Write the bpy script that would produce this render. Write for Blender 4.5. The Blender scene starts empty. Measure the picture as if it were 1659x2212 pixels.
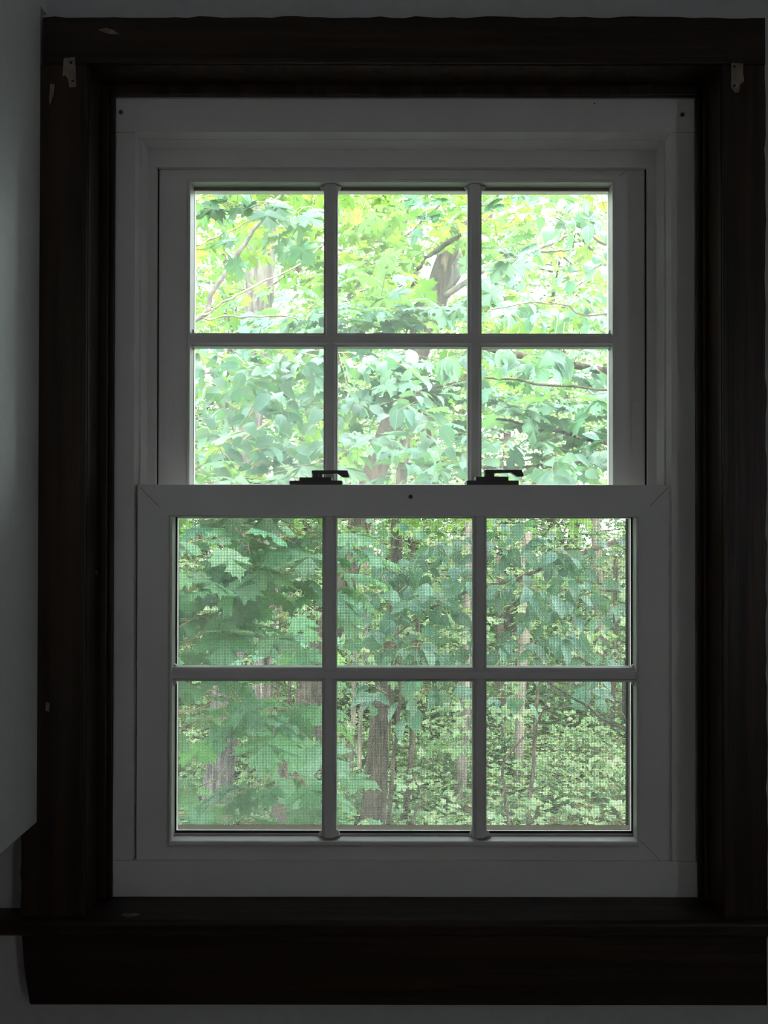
import bpy, math, random
import numpy as np
from mathutils import Vector

random.seed(7)
rng = np.random.default_rng(11)
C = bpy.context.scene.collection
sc = bpy.context.scene

# ------------------------------------------------------------------ camera, sky, sun, exposure
EYE = 1.45                      # camera height over the room floor
F = 1790.0                      # focal length in pixels of the 1659 x 2212 frame
CX, CY = 829.5, 1106.0
PITCH = math.radians(0.5)
ROLL = math.radians(0.07)
cam_d = bpy.data.cameras.new('camera')
cam_d.sensor_fit = 'VERTICAL'
cam_d.sensor_height = 24.0
cam_d.lens = 24.0 * F / 2212.0
cam_d.clip_start = 0.02
cam_d.clip_end = 300
cam = bpy.data.objects.new('camera', cam_d)
C.objects.link(cam)
cam.location = (0, 0, EYE)
from mathutils import Matrix
cam.rotation_euler = (Matrix.Rotation(math.radians(90) + PITCH, 3, 'X') @ Matrix.Rotation(ROLL, 3, 'Z')).to_euler()
sc.camera = cam

SKY_COL = (0.86, 0.94, 1.0, 1)
SKY_STR = 9.0
w = bpy.data.worlds.new('sky')
sc.world = w
w.use_nodes = True
bg = w.node_tree.nodes['Background']
bg.inputs[0].default_value = SKY_COL
bg.inputs[1].default_value = SKY_STR

SUN_STR = 15.0
sun_d = bpy.data.lights.new('sun', 'SUN')
sun_d.energy = SUN_STR
sun_d.color = (1.0, 0.95, 0.82)
sun_d.angle = math.radians(1.0)
sun = bpy.data.objects.new('sun', sun_d)
C.objects.link(sun)
sun_dir = Vector((-0.22, 0.50, -0.84)).normalized()      # over the roof, down on to the trees
sun.rotation_euler = sun_dir.to_track_quat('-Z', 'Y').to_euler()
sun.location = (3, -6, 14)

sc.view_settings.view_transform = 'Standard'
sc.view_settings.look = 'None'
sc.view_settings.gamma = 1.0
sc.view_settings.use_curve_mapping = False
sc.view_settings.exposure = 0.25
sc.cycles.max_bounces = 10
sc.cycles.diffuse_bounces = 5
sc.cycles.glossy_bounces = 3
sc.cycles.transmission_bounces = 4
sc.cycles.transparent_max_bounces = 16
sc.cycles.caustics_reflective = False
sc.cycles.caustics_refractive = False
sc.cycles.sample_clamp_indirect = 6.0
sc.cycles.use_denoising = True

# ------------------------------------------------------------------ pixel <-> room helpers
cp, sp_ = math.cos(PITCH), math.sin(PITCH)


def W(px, py, D):
    u, v = px - CX, CY - py
    dx, dy, dz = u, F * cp - v * sp_, F * sp_ + v * cp
    return Vector((dx / dy * D, D, EYE + dz / dy * D))


def X(px, D, py=1106):
    return W(px, py, D).x


def Z(py, D):
    return W(CX, py, D).z


# ------------------------------------------------------------------ object helpers
def prop(o, label=None, cat=None, group=None, kind=None):
    if label: o['label'] = label
    if cat: o['category'] = cat
    if group: o['group'] = group
    if kind: o['kind'] = kind
    return o


def empty(name, loc=(0, 0, 0), **k):
    o = bpy.data.objects.new(name, None)
    o.empty_display_size = 0.1
    C.objects.link(o)
    o.location = loc
    return prop(o, **k)


def obj(name, me, mat, parent=None, **k):
    o = bpy.data.objects.new(name, me)
    if mat is not None and not me.materials:
        me.materials.append(mat)
    C.objects.link(o)
    if parent is not None:
        o.parent = parent
        pl = world_loc(parent)
        o.location = -pl
    return prop(o, **k)


def world_loc(o):
    v = Vector(o.location)
    while o.parent is not None:
        o = o.parent
        v += Vector(o.location)
    return v


def pymesh(name, verts, faces, smooth=False):
    me = bpy.data.meshes.new(name)
    me.from_pydata([tuple(v) for v in verts], [], faces)
    me.update()
    if smooth:
        me.polygons.foreach_set('use_smooth', [True] * len(me.polygons))
    return me


class MB:
    def __init__(s):
        s.v, s.f = [], []

    def box(s, x0, x1, y0, y1, z0, z1):
        n = len(s.v)
        x0, x1 = min(x0, x1), max(x0, x1)
        y0, y1 = min(y0, y1), max(y0, y1)
        z0, z1 = min(z0, z1), max(z0, z1)
        s.v += [(x0, y0, z0), (x1, y0, z0), (x1, y1, z0), (x0, y1, z0),
                (x0, y0, z1), (x1, y0, z1), (x1, y1, z1), (x0, y1, z1)]
        s.f += [tuple(n + i for i in q) for q in
                ((0, 3, 2, 1), (4, 5, 6, 7), (0, 1, 5, 4), (1, 2, 6, 5), (2, 3, 7, 6), (3, 0, 4, 7))]
        return s

    def prism(s, pts, axis_vec):          # pts: closed loop of 3-D points, extruded along axis_vec
        n, m = len(s.v), len(pts)
        s.v += [tuple(p) for p in pts] + [tuple(Vector(p) + Vector(axis_vec)) for p in pts]
        s.f.append(tuple(range(n, n + m)))
        s.f.append(tuple(range(n + 2 * m - 1, n + m - 1, -1)))
        for i in range(m):
            j = (i + 1) % m
            s.f.append((n + j, n + i, n + m + i, n + m + j))
        return s

    def loft(s, loops, close=True):       # loops: rectangles ((l, t, r, b) in px, D) mitred at their corners
        n = len(s.v)
        for (l, t, r, b), D in loops:
            s.v += [(X(l, D), D, Z(t, D)), (X(r, D), D, Z(t, D)), (X(r, D), D, Z(b, D)), (X(l, D), D, Z(b, D))]
        m = len(loops)
        for i in range(m if close else m - 1):
            a, b_ = n + 4 * i, n + 4 * ((i + 1) % m)
            for k in range(4):
                k2 = (k + 1) % 4
                s.f.append((a + k, a + k2, b_ + k2, b_ + k))
        return s

    def tube(s, pts, radii, sides=8, bump=0.0, cap=True):
        n0 = len(s.v)
        pts = [Vector(p) for p in pts]
        m = len(pts)
        for i, p in enumerate(pts):
            t = (pts[min(i + 1, m - 1)] - pts[max(i - 1, 0)])
            t = t.normalized() if t.length > 1e-9 else Vector((0, 0, 1))
            a = t.orthogonal() if abs(t.z) < .9 else t.cross(Vector((0, 1, 0)))
            a.normalize()
            b = t.cross(a)
            for k in range(sides):
                th = 2 * math.pi * k / sides
                r = radii[i] * (1 + (random.uniform(-bump, bump) if bump else 0))
                s.v.append(tuple(p + (a * math.cos(th) + b * math.sin(th)) * r))
        for i in range(m - 1):
            for k in range(sides):
                k2 = (k + 1) % sides
                a0 = n0 + i * sides
                s.f.append((a0 + k, a0 + k2, a0 + sides + k2, a0 + sides + k))
        if cap:
            s.f.append(tuple(n0 + k for k in reversed(range(sides))))
            s.f.append(tuple(n0 + (m - 1) * sides + k for k in range(sides)))
        return s

    def build(s, name, mat, parent=None, bevel=0, smooth=False, **k):
        me = pymesh(name, s.v, s.f, smooth)
        o = obj(name, me, mat, parent, **k)
        import bmesh
        bm = bmesh.new(); bm.from_mesh(me); bmesh.ops.recalc_face_normals(bm, faces=bm.faces); bm.to_mesh(me); bm.free()
        if bevel:
            md = o.modifiers.new('bevel', 'BEVEL')
            md.width = bevel; md.segments = 2; md.limit_method = 'ANGLE'; md.angle_limit = math.radians(40)
        return o


# ------------------------------------------------------------------ materials
def nodes(name):
    m = bpy.data.materials.new(name)
    m.use_nodes = True
    nt = m.node_tree
    nt.nodes.clear()
    out = nt.nodes.new('ShaderNodeOutputMaterial')
    return m, nt, out


def N(nt, kind, **inp):
    n = nt.nodes.new(kind)
    for k, v in inp.items():
        n.inputs[k.replace('_', ' ')].default_value = v
    return n


def plain(name, col, rough=0.5, spec=0.5, noise=0.0, scale=30, bump=0.0, stretch=(1, 1, 1), col2=None, metallic=0.0):
    m, nt, out = nodes(name)
    b = nt.nodes.new('ShaderNodeBsdfPrincipled')
    b.inputs['Base Color'].default_value = (*col, 1)
    b.inputs['Roughness'].default_value = rough
    b.inputs['Specular IOR Level'].default_value = spec
    b.inputs['Metallic'].default_value = metallic
    nt.links.new(b.outputs[0], out.inputs[0])
    if noise or bump or col2:
        tc = nt.nodes.new('ShaderNodeTexCoord')
        mp = nt.nodes.new('ShaderNodeMapping')
        mp.inputs['Scale'].default_value = stretch
        nz = nt.nodes.new('ShaderNodeTexNoise')
        nz.inputs['Scale'].default_value = scale
        nz.inputs['Detail'].default_value = 6
        nt.links.new(tc.outputs['Object'], mp.inputs[0])
        nt.links.new(mp.outputs[0], nz.inputs['Vector'])
        rp = nt.nodes.new('ShaderNodeValToRGB')
        c2 = col2 or tuple(c * (1 - noise) for c in col)
        rp.color_ramp.elements[0].position = 0.35
        rp.color_ramp.elements[1].position = 0.65
        rp.color_ramp.elements[0].color = (*c2, 1)
        rp.color_ramp.elements[1].color = (*col, 1)
        nt.links.new(nz.outputs[0], rp.inputs[0])
        nt.links.new(rp.outputs[0], b.inputs['Base Color'])
        if bump:
            bp = nt.nodes.new('ShaderNodeBump')
            bp.inputs['Strength'].default_value = bump
            bp.inputs['Distance'].default_value = 0.01
            nt.links.new(nz.outputs[0], bp.inputs['Height'])
            nt.links.new(bp.outputs[0], b.inputs['Normal'])
    return m


M = {}
M['vinyl'] = plain('white_vinyl', (0.78, 0.74, 0.73), 0.38, 0.4, noise=0.05, scale=9)
M['cream_vinyl'] = plain('cream_vinyl', (0.27, 0.24, 0.19), 0.45, 0.4)
M['gasket'] = plain('black_gasket', (0.012, 0.012, 0.012), 0.6)
M['wood'] = plain('dark_stained_wood', (0.042, 0.022, 0.013), 0.42, 0.35, scale=14, bump=0.12, stretch=(1, 1, 1), col2=(0.018, 0.011, 0.008))
M['wood_v'] = plain('dark_stained_upright_wood', (0.048, 0.025, 0.014), 0.42, 0.35, scale=26, bump=0.15, stretch=(3, 3, .12), col2=(0.018, 0.011, 0.008))
M['wood_h'] = plain('dark_stained_level_wood', (0.042, 0.022, 0.013), 0.42, 0.35, scale=26, bump=0.15, stretch=(.12, 3, 3), col2=(0.018, 0.011, 0.008))
M['bare'] = plain('bare_worn_wood', (0.34, 0.27, 0.22), 0.8, 0.2, noise=0.35, scale=120)
M['plaster'] = plain('painted_plaster', (0.60, 0.585, 0.60), 0.85, 0.2, noise=0.06, scale=60, bump=0.05)
M['plaster_l'] = plain('pale_painted_plaster', (0.88, 0.90, 0.88), 0.42, 0.7, noise=0.04, scale=70, bump=0.05)
M['ceil'] = plain('ceiling_paint', (0.6, 0.6, 0.58), 0.9, 0.2, noise=0.03)
M['floor'] = plain('floor_boards', (0.22, 0.14, 0.09), 0.5, 0.4, noise=0.4, scale=8, stretch=(6, .5, 1))
M['lock'] = plain('dark_bronze_metal', (0.10, 0.095, 0.09), 0.42, 0.5, metallic=0.3)
M['screw'] = plain('dull_screw_metal', (0.10, 0.09, 0.09), 0.5, 0.5, metallic=0.6)
M['mesh_wire'] = plain('grey_screen_wire', (0.23, 0.24, 0.22), 0.6, 0.4)
M['siding'] = plain('exterior_siding', (0.55, 0.55, 0.5), 0.8, 0.2)
M['shade_roof'] = plain('roof_shingle', (0.08, 0.08, 0.08), 0.9, 0.2)
M['ground'] = plain('forest_litter', (0.075, 0.06, 0.035), 0.95, 0.1, scale=2.2, bump=0.6, col2=(0.035, 0.055, 0.02))


def bark(name, c1, c2, sc_=18):
    m, nt, out = nodes(name)
    b = nt.nodes.new('ShaderNodeBsdfPrincipled')
    b.inputs['Roughness'].default_value = 0.9
    b.inputs['Specular IOR Level'].default_value = 0.15
    tc = nt.nodes.new('ShaderNodeTexCoord')
    mp = nt.nodes.new('ShaderNodeMapping'); mp.inputs['Scale'].default_value = (1.6, 1.6, .22)
    nz = nt.nodes.new('ShaderNodeTexNoise'); nz.inputs['Scale'].default_value = sc_; nz.inputs['Detail'].default_value = 8
    nz.inputs['Roughness'].default_value = 0.65
    rp = nt.nodes.new('ShaderNodeValToRGB')
    rp.color_ramp.elements[0].position = .38; rp.color_ramp.elements[1].position = .62
    rp.color_ramp.elements[0].color = (*c2, 1); rp.color_ramp.elements[1].color = (*c1, 1)
    bp = nt.nodes.new('ShaderNodeBump'); bp.inputs['Strength'].default_value = 1.0; bp.inputs['Distance'].default_value = 0.03
    L = nt.links.new
    L(tc.outputs['Object'], mp.inputs[0]); L(mp.outputs[0], nz.inputs['Vector']); L(nz.outputs[0], rp.inputs[0])
    L(rp.outputs[0], b.inputs['Base Color']); L(nz.outputs[0], bp.inputs['Height']); L(bp.outputs[0], b.inputs['Normal'])
    L(b.outputs[0], out.inputs[0])
    return m


M['bark'] = bark('grey_furrowed_bark', (0.17, 0.155, 0.14), (0.055, 0.05, 0.043))
M['bark_brown'] = bark('brown_bark', (0.098, 0.083, 0.06), (0.033, 0.028, 0.02))
M['bark_pale'] = bark('pale_smooth_bark', (0.20, 0.18, 0.145), (0.10, 0.09, 0.07), 10)
M['twig'] = plain('twig_wood', (0.17, 0.13, 0.10), 0.8, 0.2, noise=.3, scale=40)
M['twig_tan'] = plain('tan_twig_wood', (0.36, 0.28, 0.14), 0.7, 0.3)


def leafmat(name, col, trans, gloss_rough=0.35, tfac=0.4, spec=0.5):
    """Real leaf: diffuse + translucent body, waxy top, paler veins; each leaf its own tint."""
    m, nt, out = nodes(name)
    L = nt.links.new
    at = nt.nodes.new('ShaderNodeAttribute'); at.attribute_name = 'tint'
    uv = nt.nodes.new('ShaderNodeUVMap'); uv.uv_map = 'leaf'
    sx = nt.nodes.new('ShaderNodeSeparateXYZ'); L(uv.outputs[0], sx.inputs[0])
    ab = nt.nodes.new('ShaderNodeMath'); ab.operation = 'ABSOLUTE'; L(sx.outputs[0], ab.inputs[0])
    # midrib: |x| < 0.02
    mr = nt.nodes.new('ShaderNodeMapRange'); mr.inputs[1].default_value = 0.008; mr.inputs[2].default_value = 0.03
    mr.inputs[3].default_value = 1.0; mr.inputs[4].default_value = 0.0; L(ab.outputs[0], mr.inputs[0])
    # side veins: bands of (y - 0.8|x|)
    mm = nt.nodes.new('ShaderNodeMath'); mm.operation = 'MULTIPLY_ADD'; mm.inputs[1].default_value = -0.8
    L(ab.outputs[0], mm.inputs[0]); L(sx.outputs[1], mm.inputs[2])
    sn = nt.nodes.new('ShaderNodeMath'); sn.operation = 'MULTIPLY'; sn.inputs[1].default_value = 9.0; L(mm.outputs[0], sn.inputs[0])
    fr = nt.nodes.new('ShaderNodeMath'); fr.operation = 'FRACT'; L(sn.outputs[0], fr.inputs[0])
    vr = nt.nodes.new('ShaderNodeMapRange'); vr.inputs[1].default_value = 0.0; vr.inputs[2].default_value = 0.16
    vr.inputs[3].default_value = 0.55; vr.inputs[4].default_value = 0.0; L(fr.outputs[0], vr.inputs[0])
    mx = nt.nodes.new('ShaderNodeMath'); mx.operation = 'MAXIMUM'; L(mr.outputs[0], mx.inputs[0]); L(vr.outputs[0], mx.inputs[1])
    vf = nt.nodes.new('ShaderNodeMath'); vf.operation = 'MULTIPLY'; vf.inputs[1].default_value = 0.35; L(mx.outputs[0], vf.inputs[0])

    def tinted(c):
        mu = nt.nodes.new('ShaderNodeMix'); mu.data_type = 'RGBA'; mu.blend_type = 'MULTIPLY'; mu.inputs[0].default_value = 1
        mu.inputs[6].default_value = (*c, 1); L(at.outputs['Color'], mu.inputs[7])
        ve = nt.nodes.new('ShaderNodeMix'); ve.data_type = 'RGBA'; L(vf.outputs[0], ve.inputs[0]); L(mu.outputs[2], ve.inputs[6])
        ve.inputs[7].default_value = (min(1, c[0] * 2 + .1), min(1, c[1] * 1.4 + .1), min(1, c[2] * 2 + .05), 1)
        return ve.outputs[2]
    b = nt.nodes.new('ShaderNodeBsdfPrincipled')
    b.inputs['Roughness'].default_value = gloss_rough
    b.inputs['Specular IOR Level'].default_value = spec
    L(tinted(col), b.inputs['Base Color'])
    bp = nt.nodes.new('ShaderNodeBump'); bp.inputs['Strength'].default_value = .5; bp.inputs['Distance'].default_value = 0.002
    L(mx.outputs[0], bp.inputs['Height']); L(bp.outputs[0], b.inputs['Normal'])
    t = nt.nodes.new('ShaderNodeBsdfTranslucent'); L(tinted(trans), t.inputs[0])
    mix = nt.nodes.new('ShaderNodeMixShader'); mix.inputs[0].default_value = tfac
    L(b.outputs[0], mix.inputs[1]); L(t.outputs[0], mix.inputs[2]); L(mix.outputs[0], out.inputs[0])
    return m


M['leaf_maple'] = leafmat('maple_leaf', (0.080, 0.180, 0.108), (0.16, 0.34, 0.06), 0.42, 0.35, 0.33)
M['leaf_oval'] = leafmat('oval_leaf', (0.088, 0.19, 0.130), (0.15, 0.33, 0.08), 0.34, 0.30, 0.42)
M['leaf_lit'] = leafmat('canopy_leaf_sun_tint', (0.095, 0.175, 0.040), (0.225, 0.36, 0.045), 0.5, 0.5, 0.3)  # sunlight on the canopy put into the yellow-green leaf colour
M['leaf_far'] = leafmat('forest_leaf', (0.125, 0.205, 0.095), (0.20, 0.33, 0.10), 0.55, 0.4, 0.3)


def glassmat(name, veil):  # milky veil put into the pane to imitate the haze of glare
    m, nt, out = nodes(name)
    L = nt.links.new
    tr = nt.nodes.new('ShaderNodeBsdfTransparent'); tr.inputs[0].default_value = (0.97, 0.985, 0.975, 1)
    gl = nt.nodes.new('ShaderNodeBsdfGlossy'); gl.inputs['Roughness'].default_value = 0.02
    fr = nt.nodes.new('ShaderNodeFresnel'); fr.inputs[0].default_value = 1.35
    m1 = nt.nodes.new('ShaderNodeMixShader'); L(fr.outputs[0], m1.inputs[0]); L(tr.outputs[0], m1.inputs[1]); L(gl.outputs[0], m1.inputs[2])
    df = nt.nodes.new('ShaderNodeBsdfTranslucent'); df.inputs[0].default_value = (0.95, 0.95, 0.95, 1)
    tc = nt.nodes.new('ShaderNodeTexCoord')
    nz = nt.nodes.new('ShaderNodeTexNoise'); nz.inputs['Scale'].default_value = 5; nz.inputs['Detail'].default_value = 4
    L(tc.outputs['Object'], nz.inputs['Vector'])
    mr = nt.nodes.new('ShaderNodeMapRange'); mr.inputs[1].default_value = .3; mr.inputs[2].default_value = .7
    mr.inputs[3].default_value = veil * .7; mr.inputs[4].default_value = veil * 1.3; L(nz.outputs[0], mr.inputs[0])
    m2 = nt.nodes.new('ShaderNodeMixShader'); L(mr.outputs[0], m2.inputs[0]); L(m1.outputs[0], m2.inputs[1]); L(df.outputs[0], m2.inputs[2])
    L(m2.outputs[0], out.inputs[0])
    return m


M['glass_up'] = glassmat('glare_veil_glass', 0.036)
M['glass_low'] = glassmat('window_glass', 0.015)

# ------------------------------------------------------------------ depths (metres in front of the camera)
D_CAS, D_WALL, D_VF = 0.965, 0.985, 1.014
D_OUT = 1.16
XL_FAR, XR_FAR, Y_BACK = -1.7, 2.2, -2.6
CEIL_Z = 2.5
GROUND_Z = -2.35

# ------------------------------------------------------------------ the room
fl = MB().box(XL_FAR, XR_FAR, Y_BACK, D_WALL, -0.12, 0).build('floor', M['floor'], kind='structure')
ce = MB().box(XL_FAR - .1, XR_FAR + .1, Y_BACK - .1, D_WALL + .02, CEIL_Z, CEIL_Z + .12).build('ceiling', M['ceil'], kind='structure')
# window wall with the rough opening
ox0, ox1 = X(245.4, 1.014), X(1505.5, 1.014)
oz0, oz1 = Z(1939, 1.014), Z(212.4, 1.014)
m = MB()
hx0, hx1, hz0, hz1 = X(187, D_CAS), X(1560, D_CAS), Z(2025, .952), Z(140, D_CAS)
D_IN = 1.0142
m.box(XL_FAR - .1, hx0, D_WALL, D_IN, GROUND_Z + .002, 3.95)
m.box(hx1, XR_FAR + .1, D_WALL, D_IN, GROUND_Z + .002, 3.95)
m.box(hx0, hx1, D_WALL, D_IN, hz1, 3.95)
m.box(hx0, hx1, D_WALL, D_IN, GROUND_Z + .002, hz0)
m.box(XL_FAR - .1, ox0, D_IN, D_OUT - .03, GROUND_Z + .002, 3.95)
m.box(ox1, XR_FAR + .1, D_IN, D_OUT - .03, GROUND_Z + .002, 3.95)
m.box(ox0, ox1, D_IN, D_OUT - .03, oz1, 3.95)
m.box(ox0, ox1, D_IN, D_OUT - .03, GROUND_Z + .002, oz0)
wb = m.build('wall_back', M['plaster'], kind='structure')
# visible pale partition standing in front of the left casing; its lower edge stops short of the floor
xp = X(83, 0.965)
MB().box(xp - .30, xp, Y_BACK, D_CAS - .0006, Z(1776, D_CAS), CEIL_Z).box(xp - .30, X(96, D_WALL), D_CAS - .0006, D_WALL - .0003, Z(33, D_WALL), CEIL_Z).build('wall_left', M['plaster_l'], kind='structure')
MB().box(XL_FAR - .1, XL_FAR, Y_BACK, D_WALL, 0, CEIL_Z).build('wall_side', M['plaster'], kind='structure')
# right wall, with an unseen opening added behind the camera to brighten the room
m = MB()
m.box(XR_FAR, XR_FAR + .1, Y_BACK, -1.95, 0, CEIL_Z)
m.box(XR_FAR, XR_FAR + .1, -1.62, D_WALL, 0, CEIL_Z)
m.box(XR_FAR, XR_FAR + .1, -1.95, -1.62, 0, 1.0)
m.box(XR_FAR, XR_FAR + .1, -1.95, -1.62, 1.95, CEIL_Z)
m.build('wall_right', M['plaster'], kind='structure')
MB().box(XL_FAR, XR_FAR, Y_BACK - .1, Y_BACK, 0, CEIL_Z).build('wall_front', M['plaster'], kind='structure')
# house volume outside: gable roof above the window wall, unseen, eave set to shade near leaves
m = MB()
m.prism([(XL_FAR - 3.5, D_OUT + .45, 4.0), (XL_FAR - 3.5, -3.5, 6.2), (XL_FAR - 3.5, -8, 4.0)], (9.5, 0, 0))
m.build('shade_roof', M['shade_roof'], kind='structure')

# ------------------------------------------------------------------ dark wood trim
CO = (50, 38, 1655, 1962)     # casing outer, px at D_CAS
CI = (187, 140, 1560, 1962)
zs_top = Z(1938, D_VF)         # stool top level
seg = 60


def ragged(x0, x1, z0, z1, D0, D1, side, amp=0.0012):
    """A board whose one long edge is a little chewed, as old painted-round casing is."""
    v, f = [], []
    n = seg
    vert = side in ('l', 'r')
    for i in range(n + 1):
        t = i / n
        e = random.uniform(-amp, amp)
        if vert:
            z = z0 + (z1 - z0) * t
            a, b = (x0 + (e if side == 'l' else 0), x1 + (e if side == 'r' else 0))
            v += [(a, D0, z), (b, D0, z), (b, D1, z), (a, D1, z)]
        else:
            x = x0 + (x1 - x0) * t
            a, b = (z0 + (e if side == 'b' else 0), z1 + (e if side == 't' else 0))
            v += [(x, D0, a), (x, D0, b), (x, D1, b), (x, D1, a)]
    for i in range(n):
        for k in range(4):
            f.append((4 * i + k, 4 * i + (k + 1) % 4, 4 * i + 4 + (k + 1) % 4, 4 * i + 4 + k))
    f.append((3, 2, 1, 0)); f.append((4 * n, 4 * n + 1, 4 * n + 2, 4 * n + 3))
    mb = MB(); mb.v, mb.f = v, f
    return mb


xo0, xi0, xi1, xo1 = (X(p, D_CAS) for p in (50, 187, 1560, 1655))
zt, zi = Z(38, D_CAS), Z(140, D_CAS)
left_c = ragged(xo0, xi0, zs_top, zi, D_CAS, D_WALL - .0002, 'l').build('trim_1', M['wood_v'], kind='structure')
# the stretch of the left casing above the partition is seen only to px 90
right_c = ragged(xi1, xo1, zs_top, zi, D_CAS, D_WALL - .0002, 'r').build('trim_2', M['wood_v'], kind='structure')
head_c = ragged(X(88, D_CAS), xo1, zi + .0004, zt, D_CAS - .001, D_WALL - .0002, 't', .0013).build('trim_3', M['wood_h'], kind='structure')
# inner bead line along each casing
for par, a in ((left_c, (xi0 - .007, xi0 + .0, zs_top, zi)), (right_c, (xi1, xi1 + .007, zs_top, zi))):
    MB().box(a[0], a[1], D_CAS - .003, D_CAS, a[2], a[3]).build('edge_bead', M['wood_v'], par, bevel=.0012)
MB().box(xi0 - .007, xi1 + .007, D_CAS - .004, D_CAS - .001, zi, zi + .007).build('edge_bead', M['wood_h'], head_c, bevel=.0012)
# jamb boards lining the opening from casing to window
zj0 = zs_top
j = MB()
j.box(xi0, xi0 + .0006, D_CAS + .0005, 1.0138, zj0, zi)
j.box(xi1 - .0006, xi1, D_CAS + .0005, 1.0138, zj0, zi)
j.box(xi0, xi1, D_CAS + .0005, 1.0138, zi - .0006, zi)
j.build('trim_4', M['wood_v'], kind='structure')
# stop moulding between jamb board and window frame
st = MB()
lw = ((X(219, 1.006), X(243, 1.006)), (X(1509, 1.006), X(1528, 1.006)))
fz_t = Z(212, D_VF)
st.box(xi0 + .0006, lw[0][1] - .006, 1.0045, 1.0135, zj0, zi - .0006)
st.box(lw[0][1] - .006, lw[0][1], 1.0085, 1.0135, zj0, zi - .0006)
st.box(xi1 - .0006, lw[1][0] + .006, 1.0045, 1.0135, zj0, zi - .0006)
st.box(lw[1][0] + .006, lw[1][0], 1.0085, 1.0135, zj0, zi - .0006)
st.box(lw[0][1], lw[1][0], 1.006, 1.0135, fz_t, zi - .0006)
st.build('trim_5', M['wood_v'], bevel=.0015, kind='structure')
# stool (inner sill board) with nosing and horns
D_ST = 0.952
z_top, z_bot = zs_top, Z(2025, D_ST)
n = 8
prof = [(D_VF + .0, z_top), (D_ST + .006, z_top)]
for i in range(1, n):
    a = math.pi / 2 * i / n
    prof.append((D_ST + .006 - .006 * math.sin(a), z_top - .006 + .006 * math.cos(a)))
prof += [(D_ST, z_bot + .003), (D_ST + .003, z_bot), (D_VF, z_bot)]
x_sl = X(-60, D_ST); x_sr = X(1760, D_ST)
s = MB()
s.prism([(hx0 + .0, y, z) for y, z in prof], (hx1 - hx0, 0, 0))
prof2 = [(min(y, D_WALL - .0003), z) for y, z in prof]
s.prism([(x_sl, y, z) for y, z in prof2], (hx0 - x_sl - .0001, 0, 0))
s.prism([(hx1 + .0001, y, z) for y, z in prof2], (x_sr - hx1, 0, 0))
s.build('trim_6', M['wood_h'], kind='structure')
# apron with its slanted left end
D_AP = 0.968
z_ab = Z(2172, D_AP)
s = MB()
s.prism([(X(50, D_AP), D_AP, z_bot), (X(1655, D_AP), D_AP, z_bot), (X(1655, D_AP), D_AP, z_ab), (X(69, D_AP), D_AP, z_ab), (X(56, D_AP), D_AP, Z(2090, D_AP))], (0, D_WALL - .0003 - D_AP, 0))
s.build('trim_7', M['wood_h'], bevel=.0015, kind='structure')


def patch(pts, D, name, mat, par, th=.0006):
    v = [W(px, py, D) for px, py in pts]
    return MB().prism([(p.x, D - th, p.z) for p in v], (0, th, 0)).build(name, mat, par)


# bare marks where old curtain brackets were, chips and holes
bm_l = patch([(137, 127), (161, 125), (163, 158), (164, 189), (149, 190), (146, 172), (140, 163), (134, 167)], D_CAS - .001, 'bracket_mark', M['bare'], head_c)
bm_r = patch([(1578, 135), (1604, 137), (1604, 160), (1606, 175), (1597, 183), (1595, 198), (1586, 200), (1578, 190)], D_CAS - .001, 'bracket_mark', M['bare'], head_c)
patch([(211, 66), (228, 61), (244, 66), (256, 75), (232, 74)], D_CAS - .001, 'paint_chip', M['bare'], head_c)
patch([(108, 182), (118, 184), (115, 205), (107, 230), (105, 215)], D_CAS - .001, 'paint_chip', M['bare'], left_c)
patch([(100, 1517), (108, 1520), (106, 1538), (99, 1536)], D_CAS, 'paint_chip', M['bare'], left_c)
patch([(205, 1232), (212, 1234), (210, 1243), (205, 1240)], D_CAS + .03, 'paint_chip', M['bare'], left_c)
for hx, hy, par in ((152, 136, bm_l), (156, 176, bm_l), (1585, 143, bm_r), (1585, 184, bm_r)):
    p = W(hx, hy, D_CAS - .0016)
    MB().tube([(p.x, p.y - .0004, p.z), (p.x, p.y + .0002, p.z)], [.0016, .0016], 10).build('screw_hole', M['gasket'], par)
p = W(283, 1983, .968)
pts = [(p.x + .011 * math.cos(a), p.y + .0045 * math.sin(a) * (1 + .2 * math.sin(3 * a)), z_top) for a in [k * math.pi / 8 for k in range(16)]]
MB().prism(pts, (0, 0, .0003)).build('worn_spot', M['bare'], bpy.data.objects['trim_6'])

# ------------------------------------------------------------------ the double-hung window
win = empty('window_1', W(870, 1938, 1.07), kind='structure')
fr = MB()
# face: sill rail, two jambs, head rail with hair-line joints between them
D0 = D_VF
x0, x1 = X(246, D0), X(1502, D0)
xa, xb = X(289, D0), X(1451, D0)
zt_, zh, zsl, zb = Z(213, D0), Z(285.5, D0), Z(1860, D0), Z(1938, D0)
g = .0003
fr.box(x0, x1, D0, 1.15, zh, zt_)
fr.box(x0, xa, D0 + .0004, 1.15, zsl, zh - g)
fr.box(xb, x1, D0 + .0004, 1.15, zsl, zh - g)
fr.box(x0 + .0002, x1 + .0015, D0, 1.055, zb + .0002, zsl - g)
fr.box(x0 + .0002, x1 + .0015, 1.055, 1.13, zb + .0002, Z(1806, 1.13))
# inner lip step of the jambs and parting strip between tracks
for sgn, xe in ((1, xa), (-1, xb)):
    fr.box(xe, xe + sgn * .0026, 1.034, 1.15, zsl, zh)
    fr.box(xe, xe + sgn * (X(336, 1.062) - xa if sgn > 0 else xb - X(1400, 1.062)), 1.062, 1.068, zsl, zh)
fr.box(xa, xb, 1.062, 1.15, Z(361, 1.062), zh + .001)
fr.box(xa, xb, 1.034, 1.062, Z(303, 1.034), zh)
frame = fr.build('window_frame', M['vinyl'], win, bevel=.0008)
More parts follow.
